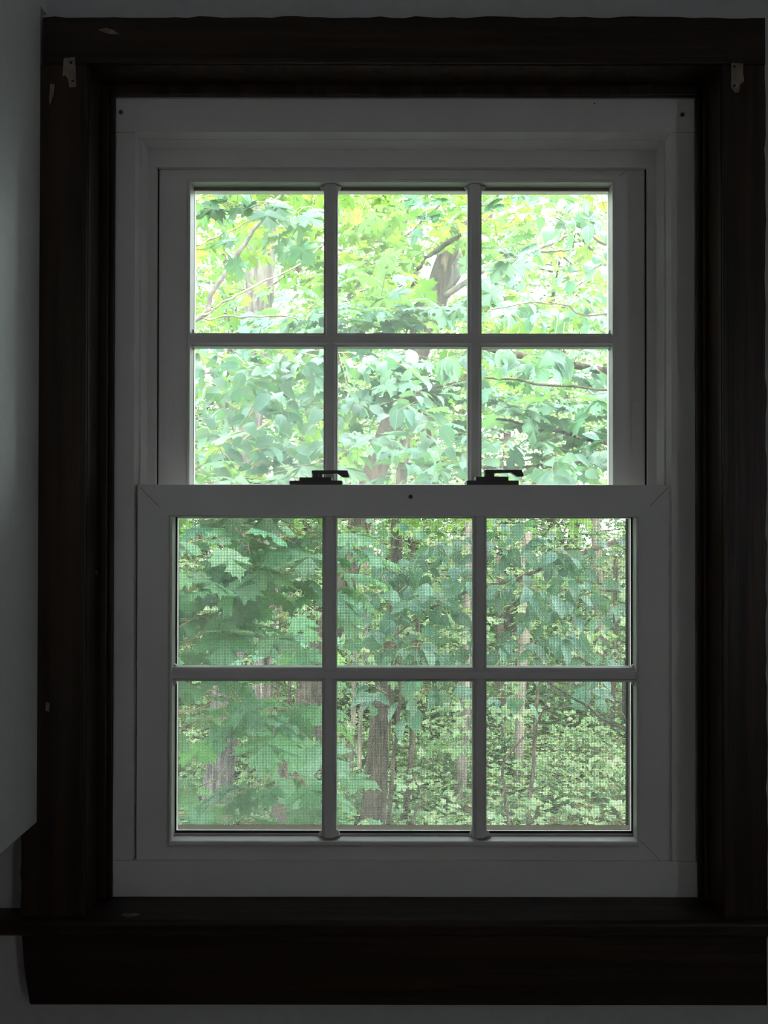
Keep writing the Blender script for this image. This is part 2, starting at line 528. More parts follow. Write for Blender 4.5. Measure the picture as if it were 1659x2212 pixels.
# vinyl head filler strip with end joints
MB().box(X(311, 1.0615), X(1422, 1.0615), 1.0612, 1.0622, Z(361.5, 1.0615), Z(321, 1.0615)).build('head_strip', M['vinyl'], frame, bevel=.0004)
for px, py in ((260, 243), (1473, 247)):
    p = W(px, py, D0)
    MB().tube([(p.x, D0 - .0007, p.z), (p.x, D0 + .001, p.z)], [.0024, .0026], 12).build('screw', M['screw'], frame)
p = W(1283, 223, D0)
MB().tube([(p.x, D0 - .0003, p.z), (p.x, D0 + .001, p.z)], [.0008, .0008], 8).build('nail_hole', M['gasket'], frame)


def bar(x0, x1, z0, z1, D0, D1, vertical):
    """glazing bar: flat face with moulded shoulders"""
    ch = .0016
    if vertical:
        a = [(x0, D1), (x0, D0 + .004), (x0 + .0022, D0 + .004), (x0 + .0042, D0), (x1 - .0042, D0), (x1 - .0022, D0 + .004), (x1, D0 + .004), (x1, D1)]
        return MB().prism([(x, y, z0) for x, y in a], (0, 0, z1 - z0))
    a = [(z0, D1), (z0, D0 + .004), (z0 + .0022, D0 + .004), (z0 + .0042, D0), (z1 - .0042, D0), (z1 - .0022, D0 + .004), (z1, D0 + .004), (z1, D1)]
    return MB().prism([(x0, y, z) for z, y in a], (x1 - x0, 0, 0))


# ---- upper sash
US = 1.070
up = MB().loft([((341, 363, 1394, 1075), US), ((405, 388, 1328, 1052), US), ((406, 389, 1327, 1052), US + .003),
                ((406, 389, 1327, 1052), US + .0155),
                ((415, 413, 1318, 1050), US + .018), ((421, 420.5, 1312, 1049), US + .036), ((341, 363, 1394, 1070), US + .036)])
up = up.build('upper_sash', M['vinyl'], win, label='upper sash of the window, set further back than the lower one')
MB().loft([((404, 387, 1329, 1054), US + .0003), ((404.5, 388, 1328, 1053), US - .0035), ((409, 393.5, 1324, 1050), US - .0035),
           ((417.5, 405, 1316, 1046), US + .0165), ((406, 389, 1327, 1048), US + .0165)]).build('glazing_bead', M['vinyl'], up)
MB().loft([((411, 404.5, 1321, 1049), US + .0172), ((418.5, 411, 1315, 1047), US + .0172), ((418.5, 411, 1315, 1047), US + .0192), ((411, 404, 1321, 1049), US + .0192)]).build('gasket', M['cream_vinyl'], up, label='cream glazing gasket')
gd = US + .018
MB().box(X(415, gd), X(1318, gd), gd, gd + .0012, Z(1049, gd), Z(411, gd)).build('glass_pane', M['glass_up'], up, label='clear glass pane with a faint glare veil')
bd = US - .0005
for a, b in ((698, 728), (1011, 1041)):
    o = bar(X(a, bd), X(b, bd), Z(1046, bd), Z(397, bd), bd, gd - .0004, True).build('muntin', M['vinyl'], up)
    xm0, xm1 = X(a, bd), X(b, bd)
    zt1 = Z(403, US + .008)
for zz in ((719, 748),):
    bar(X(411, bd), X(1326, bd), Z(zz[1], bd), Z(zz[0], bd), bd - .0012, gd - .0004, False).build('muntin', M['vinyl'], up)
# end clips of the bars
cd = US + .009
for a, b in ((690, 736), (1003, 1049)):
    q = [W(a, 402.5, cd), W(b, 402.5, cd), W(b - 5, 411.5, cd), W(a + 5, 411.5, cd)]
    MB().prism([tuple(v) for v in q], (0, .006, 0)).build('end_clip', M['vinyl'], up)
for xa_, xb_ in ((409, 419), (1325, 1315)):
    q = [W(xa_, 708, cd), W(xb_, 714, cd), W(xb_, 754, cd), W(xa_, 762, cd)]
    MB().prism([tuple(v) for v in q], (0, .006, 0)).build('end_clip', M['vinyl'], up)
# slightly raised vinyl plates low on the stiles
for a, b, t, bt in ((355, 375, 870, 958), (1365, 1389, 865, 985)):
    MB().box(X(a, US), X(b, US), US - .0006, US + .0005, Z(bt, US), Z(t, US)).build('stile_plate', M['vinyl'], up, bevel=.0005)
# black strips standing in for the shade of the gaps either side of the upper sash
for a, b in ((336, 341), (1394, 1399)):
    MB().box(X(a, 1.0685), X(b, 1.0685), 1.0685, 1.0705, Z(1075, 1.069), Z(363, 1.069)).build('gap_shade_strip', M['gasket'], frame)

# ---- lower sash
LS = 1.019
lo = MB().loft([((297, 1047, 1448, 1858), LS), ((366, 1115, 1379, 1829), LS), ((366, 1115, 1379, 1829), LS + .015),
                ((380, 1117.5, 1366, 1800), LS + .0165),
                ((387, 1120, 1360, 1792.5), LS + .034), ((297, 1049, 1448, 1857), LS + .034)])
lo = lo.build('lower_sash', M['vinyl'], win, bevel=.0006, label='lower sash of the window, nearest the room')
MB().loft([((365, 1114, 1380, 1830), LS + .0003), ((366, 1114.6, 1379, 1829), LS - .003), ((368, 1115, 1377, 1825), LS - .0052), ((370, 1115.5, 1376, 1819), LS - .0052),
           ((372.5, 1116, 1374, 1816.5), LS - .0035), ((379.5, 1117, 1366.5, 1804), LS + .0155), ((366, 1115, 1379, 1806), LS + .0155)]).build('glazing_bead', M['vinyl'], lo)
MB().loft([((378, 1116, 1368, 1800.5), LS + .0172), ((383.5, 1118.5, 1362.5, 1794), LS + .0172), ((383.5, 1118.5, 1362.5, 1794), LS + .0192), ((378, 1116, 1368, 1800.5), LS + .0192)]).build('gasket', M['gasket'], lo, label='black glazing gasket')
gl_ = LS + .018
MB().box(X(381, gl_), X(1366, gl_), gl_, gl_ + .0012, Z(1797, gl_), Z(1117, gl_)).build('glass_pane', M['glass_low'], lo, label='clear glass pane')
bl = LS - .001
for a, b in ((696, 727), (1022, 1052)):
    bar(X(a, bl), X(b, bl), Z(1811, bl), Z(1116, bl), bl, gl_ - .0004, True).build('muntin', M['vinyl'], lo)
bar(X(372, bl), X(1376, bl), Z(1473, bl), Z(1443, bl), bl - .0012, gl_ - .0004, False).build('muntin', M['vinyl'], lo)
cl = LS + .008
for a, b in ((688, 736), (1015, 1061)):
    q = [W(a + 5, 1794, cl), W(b - 5, 1794, cl), W(b, 1806, cl), W(a, 1806, cl)]
    MB().prism([tuple(v) for v in q], (0, .006, 0)).build('end_clip', M['vinyl'], lo)
for xa_, xb_ in ((370, 381), (1378, 1366)):
    q = [W(xa_, 1431, cl), W(xb_, 1438, cl), W(xb_, 1478, cl), W(xa_, 1488, cl)]
    MB().prism([tuple(v) for v in q], (0, .006, 0)).build('end_clip', M['vinyl'], lo)
p = W(887, 1073, LS)
MB().tube([(p.x, LS - .001, p.z), (p.x, LS + .001, p.z)], [.0022, .003], 12).build('screw', M['screw'], lo)
# hair-line mitre joints of both sashes: narrow dark caulk lines let into the faces
def mitre(pa, pb, D, par):
    a, b = W(*pa, D), W(*pb, D)
    d = (b - a).normalized(); nrm = Vector((-d.z, 0, d.x)) * .00022
    q = [a + nrm, b + nrm, b - nrm, a - nrm]
    MB().prism([(v.x, D - .0002, v.z) for v in q], (0, .0004, 0)).build('mitre_joint', M['gasket'], par)
mitre((302, 1053), (345, 1096), LS, lo); mitre((1442, 1053), (1404, 1092), LS, lo)
mitre((1385, 1816), (1425, 1857), LS, lo); mitre((1337, 380), (1356, 366), US, up)

# ---- cam locks on the meeting rail
def lock(px, top_tier, post, lever, y_b, y_t, y_l):
    D = LS + .006
    zr = Z(1047, LS) + .00005
    z1 = zr + (Z(y_b, D) - Z(1046.5, D))
    z2 = zr + (Z(y_t, D) - Z(1046.5, D))
    z3 = zr + (Z(y_l, D) - Z(1046.5, D))
    base = MB()
    base.box(X(px[0], D), X(px[1], D), D, D + .026, zr, z1)
    base.box(X(px[0] + 8, D), X(px[1] - 16, D), D + .024, D + .045, zr, z1 + .001)
    base.box(X(top_tier[0], D), X(top_tier[1], D), D + .001, D + .022, z1 - .0003, z2)
    lk = base.build('sash_lock', M['lock'], win, bevel=.0009, label='dark metal cam lock on the meeting rail')
    xc = (X(post[0], D) + X(post[1], D)) / 2
    r = (X(post[1], D) - X(post[0], D)) / 2
    lv = MB().tube([(xc, D + .011, z2), (xc, D + .011, z3 - .001)], [r, r], 18)
    q = [(X(post[0] + 1, D), z3 - .0045), (X(post[0], D), z3 - .0005), (X(post[0] + 4, D), z3), (X(lever - 4, D), z3), (X(lever, D), z3 - .0075),
         (X(lever - 1, D), z3 - .0088), (X(lever - 14, D), z3 - .0088), (X(lever - 27, D), z3 - .0038), (X(post[1], D), z3 - .0045)]
    lv.prism([(a, D + .004, b) for a, b in q], (0, .013, 0))
    lv.build('lever', M['lock'], lk, bevel=.0008)
    return lk


lock((625, 739), (646, 716), (672, 696), 754, 1037, 1030, 1014.5)
lock((1008, 1121), (1028, 1099), (1048, 1071), 1133, 1036.5, 1028, 1012.5)

# ---- insect screen outside the lower half
SD = 1.120
scr = empty('insect_screen', W(870, 1793, SD))
scr.parent = win
scr.location = W(870, 1793, SD) - win.location
s = MB()
s.loft([((372, 1100, 1366, 1795), SD - .004), ((383, 1106, 1356, 1781.5), SD - .004), ((383, 1106, 1356, 1781.5), SD + .004), ((372, 1100, 1366, 1795), SD + .004)])
s.build('screen_frame', M['cream_vinyl'], scr, bevel=.0005, label='cream frame of the insect screen')
MB().loft([((382, 1105, 1357, 1782), SD - .0042), ((387.5, 1108, 1351, 1781.6), SD - .0042), ((387.5, 1108, 1351, 1781.6), SD - .001), ((382, 1105, 1357, 1782), SD - .001)]).build('spline', M['gasket'], scr)
s = MB()
pitch = 3.3 * SD / F
wr = 0.00021
xs0, xs1, zs0, zs1 = X(383, SD), X(1356, SD), Z(1783, SD), Z(1104, SD)
k = xs0
while k < xs1:
    s.box(k - wr, k + wr, SD - wr, SD + wr, zs0, zs1); k += pitch
k = zs0
while k < zs1:
    s.box(xs0, xs1, SD - wr, SD + wr, k - wr, k + wr); k += pitch
s.build('screen_mesh', M['mesh_wire'], scr, label='fine grey woven insect mesh', kind='stuff')
# exterior cladding round the window and outer sill
m = MB()
ex0, ex1, ez0, ez1 = X(376, 1.15), X(1370, 1.15), Z(1800, 1.15), Z(400, 1.15)
m.box(XL_FAR - .1, ox0 - .002, D_OUT - .0295, D_OUT, GROUND_Z + .002, 3.95)
m.box(ox1 + .002, XR_FAR + .1, D_OUT - .0295, D_OUT, GROUND_Z + .002, 3.95)
m.box(ox0 - .002, ox1 + .002, D_OUT - .0295, D_OUT, oz1 + .002, 3.95)
m.box(ox0 - .002, ox1 + .002, D_OUT - .0295, D_OUT, GROUND_Z + .002, oz0 - .002)
m.build('trim_8', M['siding'], kind='structure')

# ------------------------------------------------------------------ the ground
gv, gf = [], []
GN = 50
for j_ in range(GN + 1):
    for i_ in range(GN + 1):
        x = -32 + 64 * i_ / GN
        y = D_OUT + .0 + 62 * j_ / GN
        z = GROUND_Z + max(0, (y - 12)) * .02 + .12 * math.sin(x * .9 + y * .4) * math.cos(y * .6) * min(1, (y - D_OUT) / 6)
        gv.append((x, y, z))
for j_ in range(GN):
    for i_ in range(GN):
        a = j_ * (GN + 1) + i_
        gf.append((a, a + 1, a + GN + 2, a + GN + 1))
obj('ground', pymesh('ground', gv, gf, True), M['ground'], kind='structure')


def gz(x, y):
    return GROUND_Z + max(0, (y - 12)) * .02 + .12 * math.sin(x * .9 + y * .4) * math.cos(y * .6) * min(1, (y - D_OUT) / 6)


# ------------------------------------------------------------------ leaves
HOLES = [(525, 520, 600, 720, 8.4), (430, 520, 530, 600, 99), (885, 500, 1030, 665, 7.8), (500, 510, 625, 720, 8.4), (1080, 570, 1310, 640, 99), (425, 690, 520, 722, 99), (770, 890, 850, 1045, 8), (640, 560, 700, 640, 99)]


def ok_here(px, py, D):
    for l, t, r, b, Dm in HOLES:
        if l < px < r and t < py < b and D < Dm:
            return False
    return True


def tmpl_maple(lod=0):
    half = [(0, 0), (.10, -.07), (.27, -.12), (.25, -.02), (.42, .02), (.34, .12), (.47, .20), (.62, .27), (.52, .37), (.60, .53),
            (.43, .50), (.30, .50), (.22, .47), (.23, .62), (.33, .70), (.20, .78), (.16, .88), (.07, .90), (0, 1.06)]
    if lod:
        half = [(0, 0), (.28, -.10), (.30, .08), (.60, .26), (.52, .50), (.22, .46), (.27, .74), (0, 1.04)]
    pts = half + [(-x, y) for x, y in reversed(half[1:-1])]
    v = [(0, .34, 0.03)] + [(x, y, -.22 * (x * x + (y - .34) ** 2) + (.03 if i % 2 else -.02)) for i, (x, y) in enumerate(pts)]
    n = len(pts)
    f = [(0, 1 + i, 1 + (i + 1) % n) for i in range(n)]
    return np.array(v), np.array(f)


def tmpl_oval(lod=0, wid=.29):
    n = 3 if lod else 9
    v = [(0, 0, 0)]
    mids, L_, R_ = [0], [], []
    f = []
    for i in range(1, n):
        y = i / n
        ww = wid * math.sin(math.pi * y ** .85) ** .75
        if not lod:
            ww *= (1.06 if i % 2 else .95)
        z = .05 * math.sin(math.pi * y) - .14 * y * y
        b = len(v)
        yy = y + (.03 if not lod and i % 2 else 0)
        v += [(0, y, z), (ww, yy, z + .35 * ww * .5), (-ww, yy, z + .35 * ww * .5)]
        mids.append(b); R_.append(b + 1); L_.append(b + 2)
    v.append((0, 1.03, -.16)); tip = len(v) - 1
    f += [(0, R_[0], mids[1]), (0, mids[1], L_[0])]
    for i in range(len(R_) - 1):
        a, b = mids[i + 1], mids[i + 2]
        f += [(a, R_[i], R_[i + 1]), (a, R_[i + 1], b), (a, b, L_[i + 1]), (a, L_[i + 1], L_[i])]
    a = mids[-1]
    f += [(a, R_[-1], tip), (a, tip, L_[-1])]
    return np.array(v), np.array(f)


TM = {'maple': tmpl_maple(0), 'maple_far': tmpl_maple(1), 'oval': tmpl_oval(0), 'oval_slim': tmpl_oval(0, .2), 'oval_far': tmpl_oval(1, .33)}


class Leaves:
    """collects leaves of one foliage part"""
    def __init__(s):
        s.items = {}

    def add(s, kind, pos, axis, nrm, size, tint):
        s.items.setdefault(kind, []).append((pos, axis, nrm, size, tint))

    def add_many(s, kind, P, A, Nn, S, T):
        for i in range(len(P)):
            s.add(kind, P[i], A[i], Nn[i], S[i], T[i])

    def mesh(s, name):
        VV, FF, TT, UU = [], [], [], []
        off = 0
        for kind, its in s.items.items():
            tv, tf = TM[kind]
            P = np.array([i[0] for i in its], float); A = np.array([i[1] for i in its], float)
            Nn = np.array([i[2] for i in its], float); S = np.array([i[3] for i in its], float)
            T = np.array([i[4] for i in its], float)
            A /= np.linalg.norm(A, axis=1)[:, None] + 1e-9
            Nn = Nn - (Nn * A).sum(1)[:, None] * A
            Nn /= np.linalg.norm(Nn, axis=1)[:, None] + 1e-9
            Bx = np.cross(A, Nn)
            n, k = len(P), len(tv)
            curl = rng.uniform(.5, 1.9, n)
            wv = rng.uniform(.85, 1.12, n)
            V = P[:, None, :] + S[:, None, None] * (tv[None, :, 0, None] * wv[:, None, None] * Bx[:, None, :] + tv[None, :, 1, None] * A[:, None, :] + (tv[None, :, 2, None] * curl[:, None, None]) * Nn[:, None, :])
            VV.append(V.reshape(-1, 3))
            FF.append((tf[None, :, :] + (np.arange(n) * k)[:, None, None] + off).reshape(-1, 3))
            TT.append(np.repeat(T, k, axis=0))
            uv = tv[:, :2]
            UU.append(np.tile(uv[tf.reshape(-1)], (n, 1)))
            off += n * k
        V = np.concatenate(VV); Fc = np.concatenate(FF); T = np.concatenate(TT); U = np.concatenate(UU)
        me = bpy.data.meshes.new(name)
        me.vertices.add(len(V)); me.vertices.foreach_set('co', V.astype(np.float32).ravel())
        me.loops.add(Fc.size); me.loops.foreach_set('vertex_index', Fc.astype(np.int32).ravel())
        me.polygons.add(len(Fc)); me.polygons.foreach_set('loop_start', np.arange(0, Fc.size, 3, dtype=np.int32))
        ul = me.uv_layers.new(name='leaf'); ul.data.foreach_set('uv', U.astype(np.float32).ravel())
        at = me.attributes.new('tint', 'FLOAT_COLOR', 'POINT')
        at.data.foreach_set('color', np.concatenate([T, np.ones((len(T), 1))], 1).astype(np.float32).ravel())
        me.update(calc_edges=True)
        me.polygons.foreach_set('use_smooth', np.ones(len(Fc), dtype=bool))
        return me


def rv(s=1.0):
    return Vector((random.gauss(0, s), random.gauss(0, s), random.gauss(0, s)))


def tintr(base=(1, 1, 1), var=.2):
    k = 1 + random.uniform(-var, var)
    return (base[0] * k * (1 + random.uniform(-var, var) * .8), base[1] * k, base[2] * k * (1 + random.uniform(-var, var) * .6))


def spray(lv, tw, start, dirv, n, size, kind, tint, tilt=.45, petiole=.35, face=.3, tr=.0015, droop=.25, spacing=.55):
    """a twig carrying n alternate leaves"""
    d = dirv.normalized()
    L = n * size * spacing
    pts = [start]
    p = start.copy()
    for i in range(n):
        d = (d + rv(.10) + Vector((0, 0, -droop * .12))).normalized()
        p = p + d * (L / n)
        pts.append(p.copy())
    if tw is not None:
        tw.tube(pts, [tr * (1 - .6 * i / n) for i in range(n + 1)], 4, cap=False)
    for i in range(n + 1):
        side = 1 if i % 2 else -1
        hor = d.cross(Vector((0, 0, 1)))
        if hor.length < .2: hor = Vector((1, 0, 0))
        hor.normalize()
        ax = (d * random.uniform(.3, .9) + hor * side * (1.0 if i < n else .1) + Vector((0, 0, -droop * random.uniform(.3, 1.6))) + rv(.18)).normalized()
        nr = Vector((0, -face, 1)) + rv(tilt)
        s_ = size * random.uniform(.65, 1.15)
        q = pts[i] + ax * size * petiole
        if tw is not None and petiole > .1:
            tw.tube([pts[i], pts[i] + ax * size * petiole * .5 + Vector((0, 0, .04 * size)), q], [tr * .5] * 3, 3, cap=False)
        lv.add(kind, q, ax, nr, s_, tintr(tint))


def clump(lv, tw, c, rad, ntw, nl, size, kind, tint, heading=None, **k):
    for _ in range(ntw):
        while True:
            o = Vector((random.uniform(-1, 1), random.uniform(-1, 1), random.uniform(-1, 1)))
            if o.length < 1: break
        st = c + Vector((o.x * rad[0], o.y * rad[1], o.z * rad[2]))
        d = Vector((random.uniform(-1, 1), random.uniform(-1, .6), random.uniform(-.5, .35)))
        if heading is not None:
            d = d * .7 + Vector(heading)
        spray(lv, tw, st, d, nl, size, kind, tint, **k)


def path(pts, D=None, sub=4, wob=0.0):
    """pixel path -> smooth 3-D polyline"""
    P = [W(p[0], p[1], (p[2] if len(p) > 2 else D)) for p in pts]
    out = []
    for i in range(len(P) - 1):
        p0 = P[max(i - 1, 0)]; p1 = P[i]; p2 = P[i + 1]; p3 = P[min(i + 2, len(P) - 1)]
        for j in range(sub):
            t = j / sub
            q = .5 * ((2 * p1) + (p2 - p0) * t + (2 * p0 - 5 * p1 + 4 * p2 - p3) * t * t + (3 * p1 - p0 - 3 * p2 + p3) * t ** 3)
            if wob and (i or j): q = q + rv(wob)
            out.append(q)
    out.append(P[-1])
    return out


def taper(n, a, b):
    return [a + (b - a) * i / max(1, n - 1) for i in range(n)]


def make_tree(name, label, cat, trunk_px, D, wpx, mat, group=None, branches=(), sides=14, ground=True, bump=.05):
    """trunk_px from top to bottom; wpx = widths in px at those points"""
    P = path(trunk_px, D, 5, .006)
    m = len(trunk_px)
    R = []
    for i in range(len(P)):
        t = i / 5
        a = min(int(t), m - 1); b = min(a + 1, m - 1)
        ww = wpx[a] + (wpx[b] - wpx[a]) * (t - a)
        R.append(ww / 2 * P[i].y / F)
    if ground:
        last = P[-1]; prev = P[-6] if len(P) > 6 else P[0]
        d = (last - prev)
        g = gz(last.x, last.y) - .05
        if last.z > g:
            tt = (g - last.z) / min(d.z, -.2)
            tt = max(.05, min(tt, 4))
            end = Vector((last.x + d.x * tt * .5, last.y, g))
            for k in range(1, 5):
                P.append(last.lerp(end, k / 4)); R.append(R[-1] * (1 + .05 * k))
    root = empty(name, P[-1], label=label, cat=cat, group=group)
    MB().tube(P, R, sides, bump).build('trunk', mat, root, smooth=True)
    for bp_, bD, w0, w1, bm_ in branches:
        Q = path(bp_, bD, 5, .004)
        MB().tube(Q, [r * Q[i].y / F / 2 for i, r in enumerate(taper(len(Q), w0, w1))], 7, .08).build('branch', bm_, root, smooth=True)
    return root


def finish(root, lv, tw, leaf, twig=None):
    if tw is not None and tw.v:
        o = tw.build('twigs', twig or M['twig'], root, smooth=True, kind='stuff')
    obj('foliage', lv.mesh('foliage'), leaf, root)


B, BB, BP, TW = M['bark'], M['bark_brown'], M['bark_pale'], M['twig']

# ---- T1: stout grey trunk at the left
t1 = make_tree('forest_tree', 'stout grey furrowed tree trunk rising at the left behind the near maple leaves', 'tree',
               [(590, 150), (575, 400), (562, 600), (553, 700), (540, 860), (520, 1120), (500, 1380), (480, 1600), (462, 1800)], 8.0,
               [50, 56, 60, 66, 62, 62, 60, 62, 70], B,
               branches=[([(560, 640), (640, 575), (697, 530), (760, 470)], 6.5, 6, 3, B),
                         ([(560, 760), (480, 800), (425, 806)], 6.0, 7, 4, BP),
                         ([(575, 420), (660, 460), (700, 465), (760, 500)], 6.5, 6, 3, B)])
lv = Leaves(); tw = MB()
for _ in range(200):                                       # airy sunlit crown
    px, py, D = random.uniform(330, 760), random.uniform(330, 760), random.uniform(4.8, 8.5)
    if not ok_here(px, py, D): continue
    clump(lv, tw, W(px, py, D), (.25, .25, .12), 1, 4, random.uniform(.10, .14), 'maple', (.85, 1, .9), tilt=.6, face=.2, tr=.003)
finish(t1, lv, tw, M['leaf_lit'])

# ---- T2: leaning forked trunk
t2 = make_tree('forest_tree', 'leaning brown tree trunk that forks near the top, crossing behind the left glazing bars', 'tree',
               [(985, 470), (965, 560), (935, 650), (880, 820), (822, 980), (775, 1130), (742, 1270), (700, 1400), (668, 1530), (645, 1650), (630, 1800)], 7.5,
               [40, 48, 60, 52, 50, 50, 52, 58, 70, 84, 96], BB,
               branches=[([(935, 655), (985, 580), (1030, 520), (1060, 430)], 7.5, 46, 30, B),
                         ([(892, 625), (902, 580), (935, 545), (985, 513), (1008, 480), (1060, 440), (1095, 405)], 5.2, 9, 10, BB),
                         ([(985, 683), (935, 648), (870, 605), (790, 562), (730, 540)], 5.4, 7, 3, BB),
                         ([(960, 640), (1050, 580), (1100, 552), (1150, 541), (1200, 520), (1235, 505)], 5.2, 14, 6, BP),
                         ([(1150, 541), (1200, 541), (1240, 538)], 5.2, 8, 4, BP),
                         ([(745, 650), (830, 545), (900, 490), (960, 428)], 5.8, 6, 4, BP)])
lv = Leaves(); tw = MB()
for _ in range(200):
    px, py, D = random.uniform(700, 1120), random.uniform(330, 700), random.uniform(4.6, 8)
    if not ok_here(px, py, D): continue
    clump(lv, tw, W(px, py, D), (.25, .25, .12), 1, 4, random.uniform(.10, .14), 'maple', (.85, 1, .9), tilt=.6, face=.2, tr=.003)
for _ in range(80):
    px, py, D = random.uniform(1040, 1400), random.uniform(360, 720), random.uniform(5, 9)
    if not ok_here(px, py, D): continue
    clump(lv, tw, W(px, py, D), (.25, .25, .12), 1, 4, random.uniform(.10, .14), 'maple', (.85, 1, .9), tilt=.6, face=.2, tr=.003)
for _ in range(110):
    px, py, D = random.uniform(330, 1400), random.uniform(760, 1120), random.uniform(5.5, 9)
    if not ok_here(px, py, D): continue
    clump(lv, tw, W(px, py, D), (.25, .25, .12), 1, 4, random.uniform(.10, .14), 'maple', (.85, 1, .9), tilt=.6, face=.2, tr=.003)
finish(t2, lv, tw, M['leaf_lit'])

# ---- T3 and the thinner stems
t3 = make_tree('forest_tree', 'straight dark brown tree trunk in the middle, broadening downwards', 'tree',
               [(880, 900), (858, 1150), (845, 1400), (832, 1500), (820, 1600), (804, 1790)], 9.5, [24, 26, 30, 42, 46, 56], BB)
t4 = make_tree('forest_tree', 'greyish twin tree trunk just right of the stout left trunk', 'tree',
               [(590, 1050), (578, 1250), (562, 1400), (556, 1600), (550, 1800)], 12, [22, 24, 24, 26, 30], B,
               branches=[([(560, 1800), (574, 1600), (584, 1400), (600, 1150)], 12.2, 26, 18, B)])
stems = [
    ('pale tree trunk left of the right glazing bars of the lower sash', [(1015, 1100), (1006, 1450), (1003, 1600), (985, 1800)], 11, [17, 20, 22, 27], BP, 'forest_tree'),
    ('slim brown tree trunk half hidden by the lower left glazing bar', [(722, 1200), (710, 1450), (706, 1800)], 9, [18, 22, 26], BB, 'forest_tree'),
    ('mottled tree trunk right of the right glazing bar of the lower sash', [(1078, 1200), (1083, 1450), (1087, 1600), (1092, 1800)], 13, [14, 18, 18, 20], BB, 'forest_tree'),
    ('pale tree trunk showing bare under the oval leaves in the right panes', [(1140, 1150), (1132, 1380), (1125, 1500), (1120, 1700), (1118, 1800)], 12, [20, 24, 22, 20, 20], BP, 'forest_tree'),
    ('faint grey tree trunk in the far right panes', [(1285, 1100), (1293, 1270), (1302, 1450), (1308, 1800)], 17, [20, 22, 22, 24], BP, 'forest_tree'),
    ('thin dark sapling stem leaning beside the middle trunk', [(885, 1350), (868, 1480), (856, 1600), (838, 1800)], 9, [6, 8, 9, 10], BB, 'sapling'),
    ('brown sapling stem midway between the middle trunk and the pale one', [(905, 1300), (894, 1480), (891, 1600), (872, 1800)], 10, [9, 12, 13, 13], BB, 'sapling'),
    ('left stem of the thin pair right of the left glazing bar', [(772, 1200), (767, 1400), (764, 1550), (752, 1800)], 11, [7, 9, 10, 11], BP, 'sapling'),
    ('right stem of the thin pair right of the left glazing bar', [(793, 1150), (787, 1400), (780, 1550), (768, 1800)], 11.5, [6, 8, 9, 10], BP, 'sapling'),
    ('thin stem standing between the grey twin trunk and the leaning trunk', [(632, 1250), (626, 1480), (620, 1640), (612, 1800)], 12, [6, 7, 8, 9], BB, 'sapling'),
    ('thinnest stem close to the right side of the grey twin trunk', [(606, 1300), (601, 1500), (597, 1800)], 13, [5, 6, 7], BB, 'sapling'),
    ('bowed thin stem low in the bottom right pane', [(1210, 1440), (1160, 1560), (1092, 1640), (1090, 1700), (1103, 1800)], 8, [3, 5, 6, 7, 8], BB, 'sapling'),
    ('upright thin stem in the middle of the bottom right pane', [(1168, 1400), (1160, 1520), (1152, 1650), (1138, 1800)], 9, [7, 8, 9, 10], BB, 'sapling'),
    ('slim stem in front of the sunlit gap in the right pane', [(1236, 1250), (1243, 1400), (1250, 1600), (1262, 1800)], 15, [8, 9, 9, 10], BP, 'sapling'),
    ('slender stem near the right edge of the lower right panes', [(1330, 1200), (1325, 1500), (1318, 1800)], 14, [9, 10, 11], BB, 'sapling'),
    ('crooked reddish twig-like sapling at the foot of the middle trunk', [(890, 1660), (903, 1700), (913, 1725), (900, 1750), (892, 1800)], 8, [4, 5, 7, 6, 8], BB, 'sapling'),
]
for lb, pts, D, ww, mt, nm in stems:
    r = make_tree(nm, lb, 'tree' if nm == 'forest_tree' else 'sapling', pts, D, ww, mt, sides=10)
    lv = Leaves(); tw = MB()
    top = W(pts[0][0], pts[0][1], D)
    for _ in range(16 if nm == 'forest_tree' else 9):
        c = top + Vector((random.uniform(-1.1, 1.1), random.uniform(-.6, .6), random.uniform(-1.2, 1.0)))
        clump(lv, tw, c, (.2, .2, .08), 2, 4, .11, 'maple_far', (1, 1, 1), tr=.003)
    finish(r, lv, tw, M['leaf_far'])
for r, c in ((t3, (870, 960, 9.5)), (t4, (590, 1150, 12))):
    lv = Leaves(); tw = MB()
    for _ in range(26):
        c_ = W(*c) + Vector((random.uniform(-1.5, 1.5), random.uniform(-.8, .8), random.uniform(-1, 1.0)))
        clump(lv, tw, c_, (.2, .2, .08), 2, 4, .11, 'maple_far', (1, 1, 1), tr=.003)
    finish(r, lv, tw, M['leaf_far'])

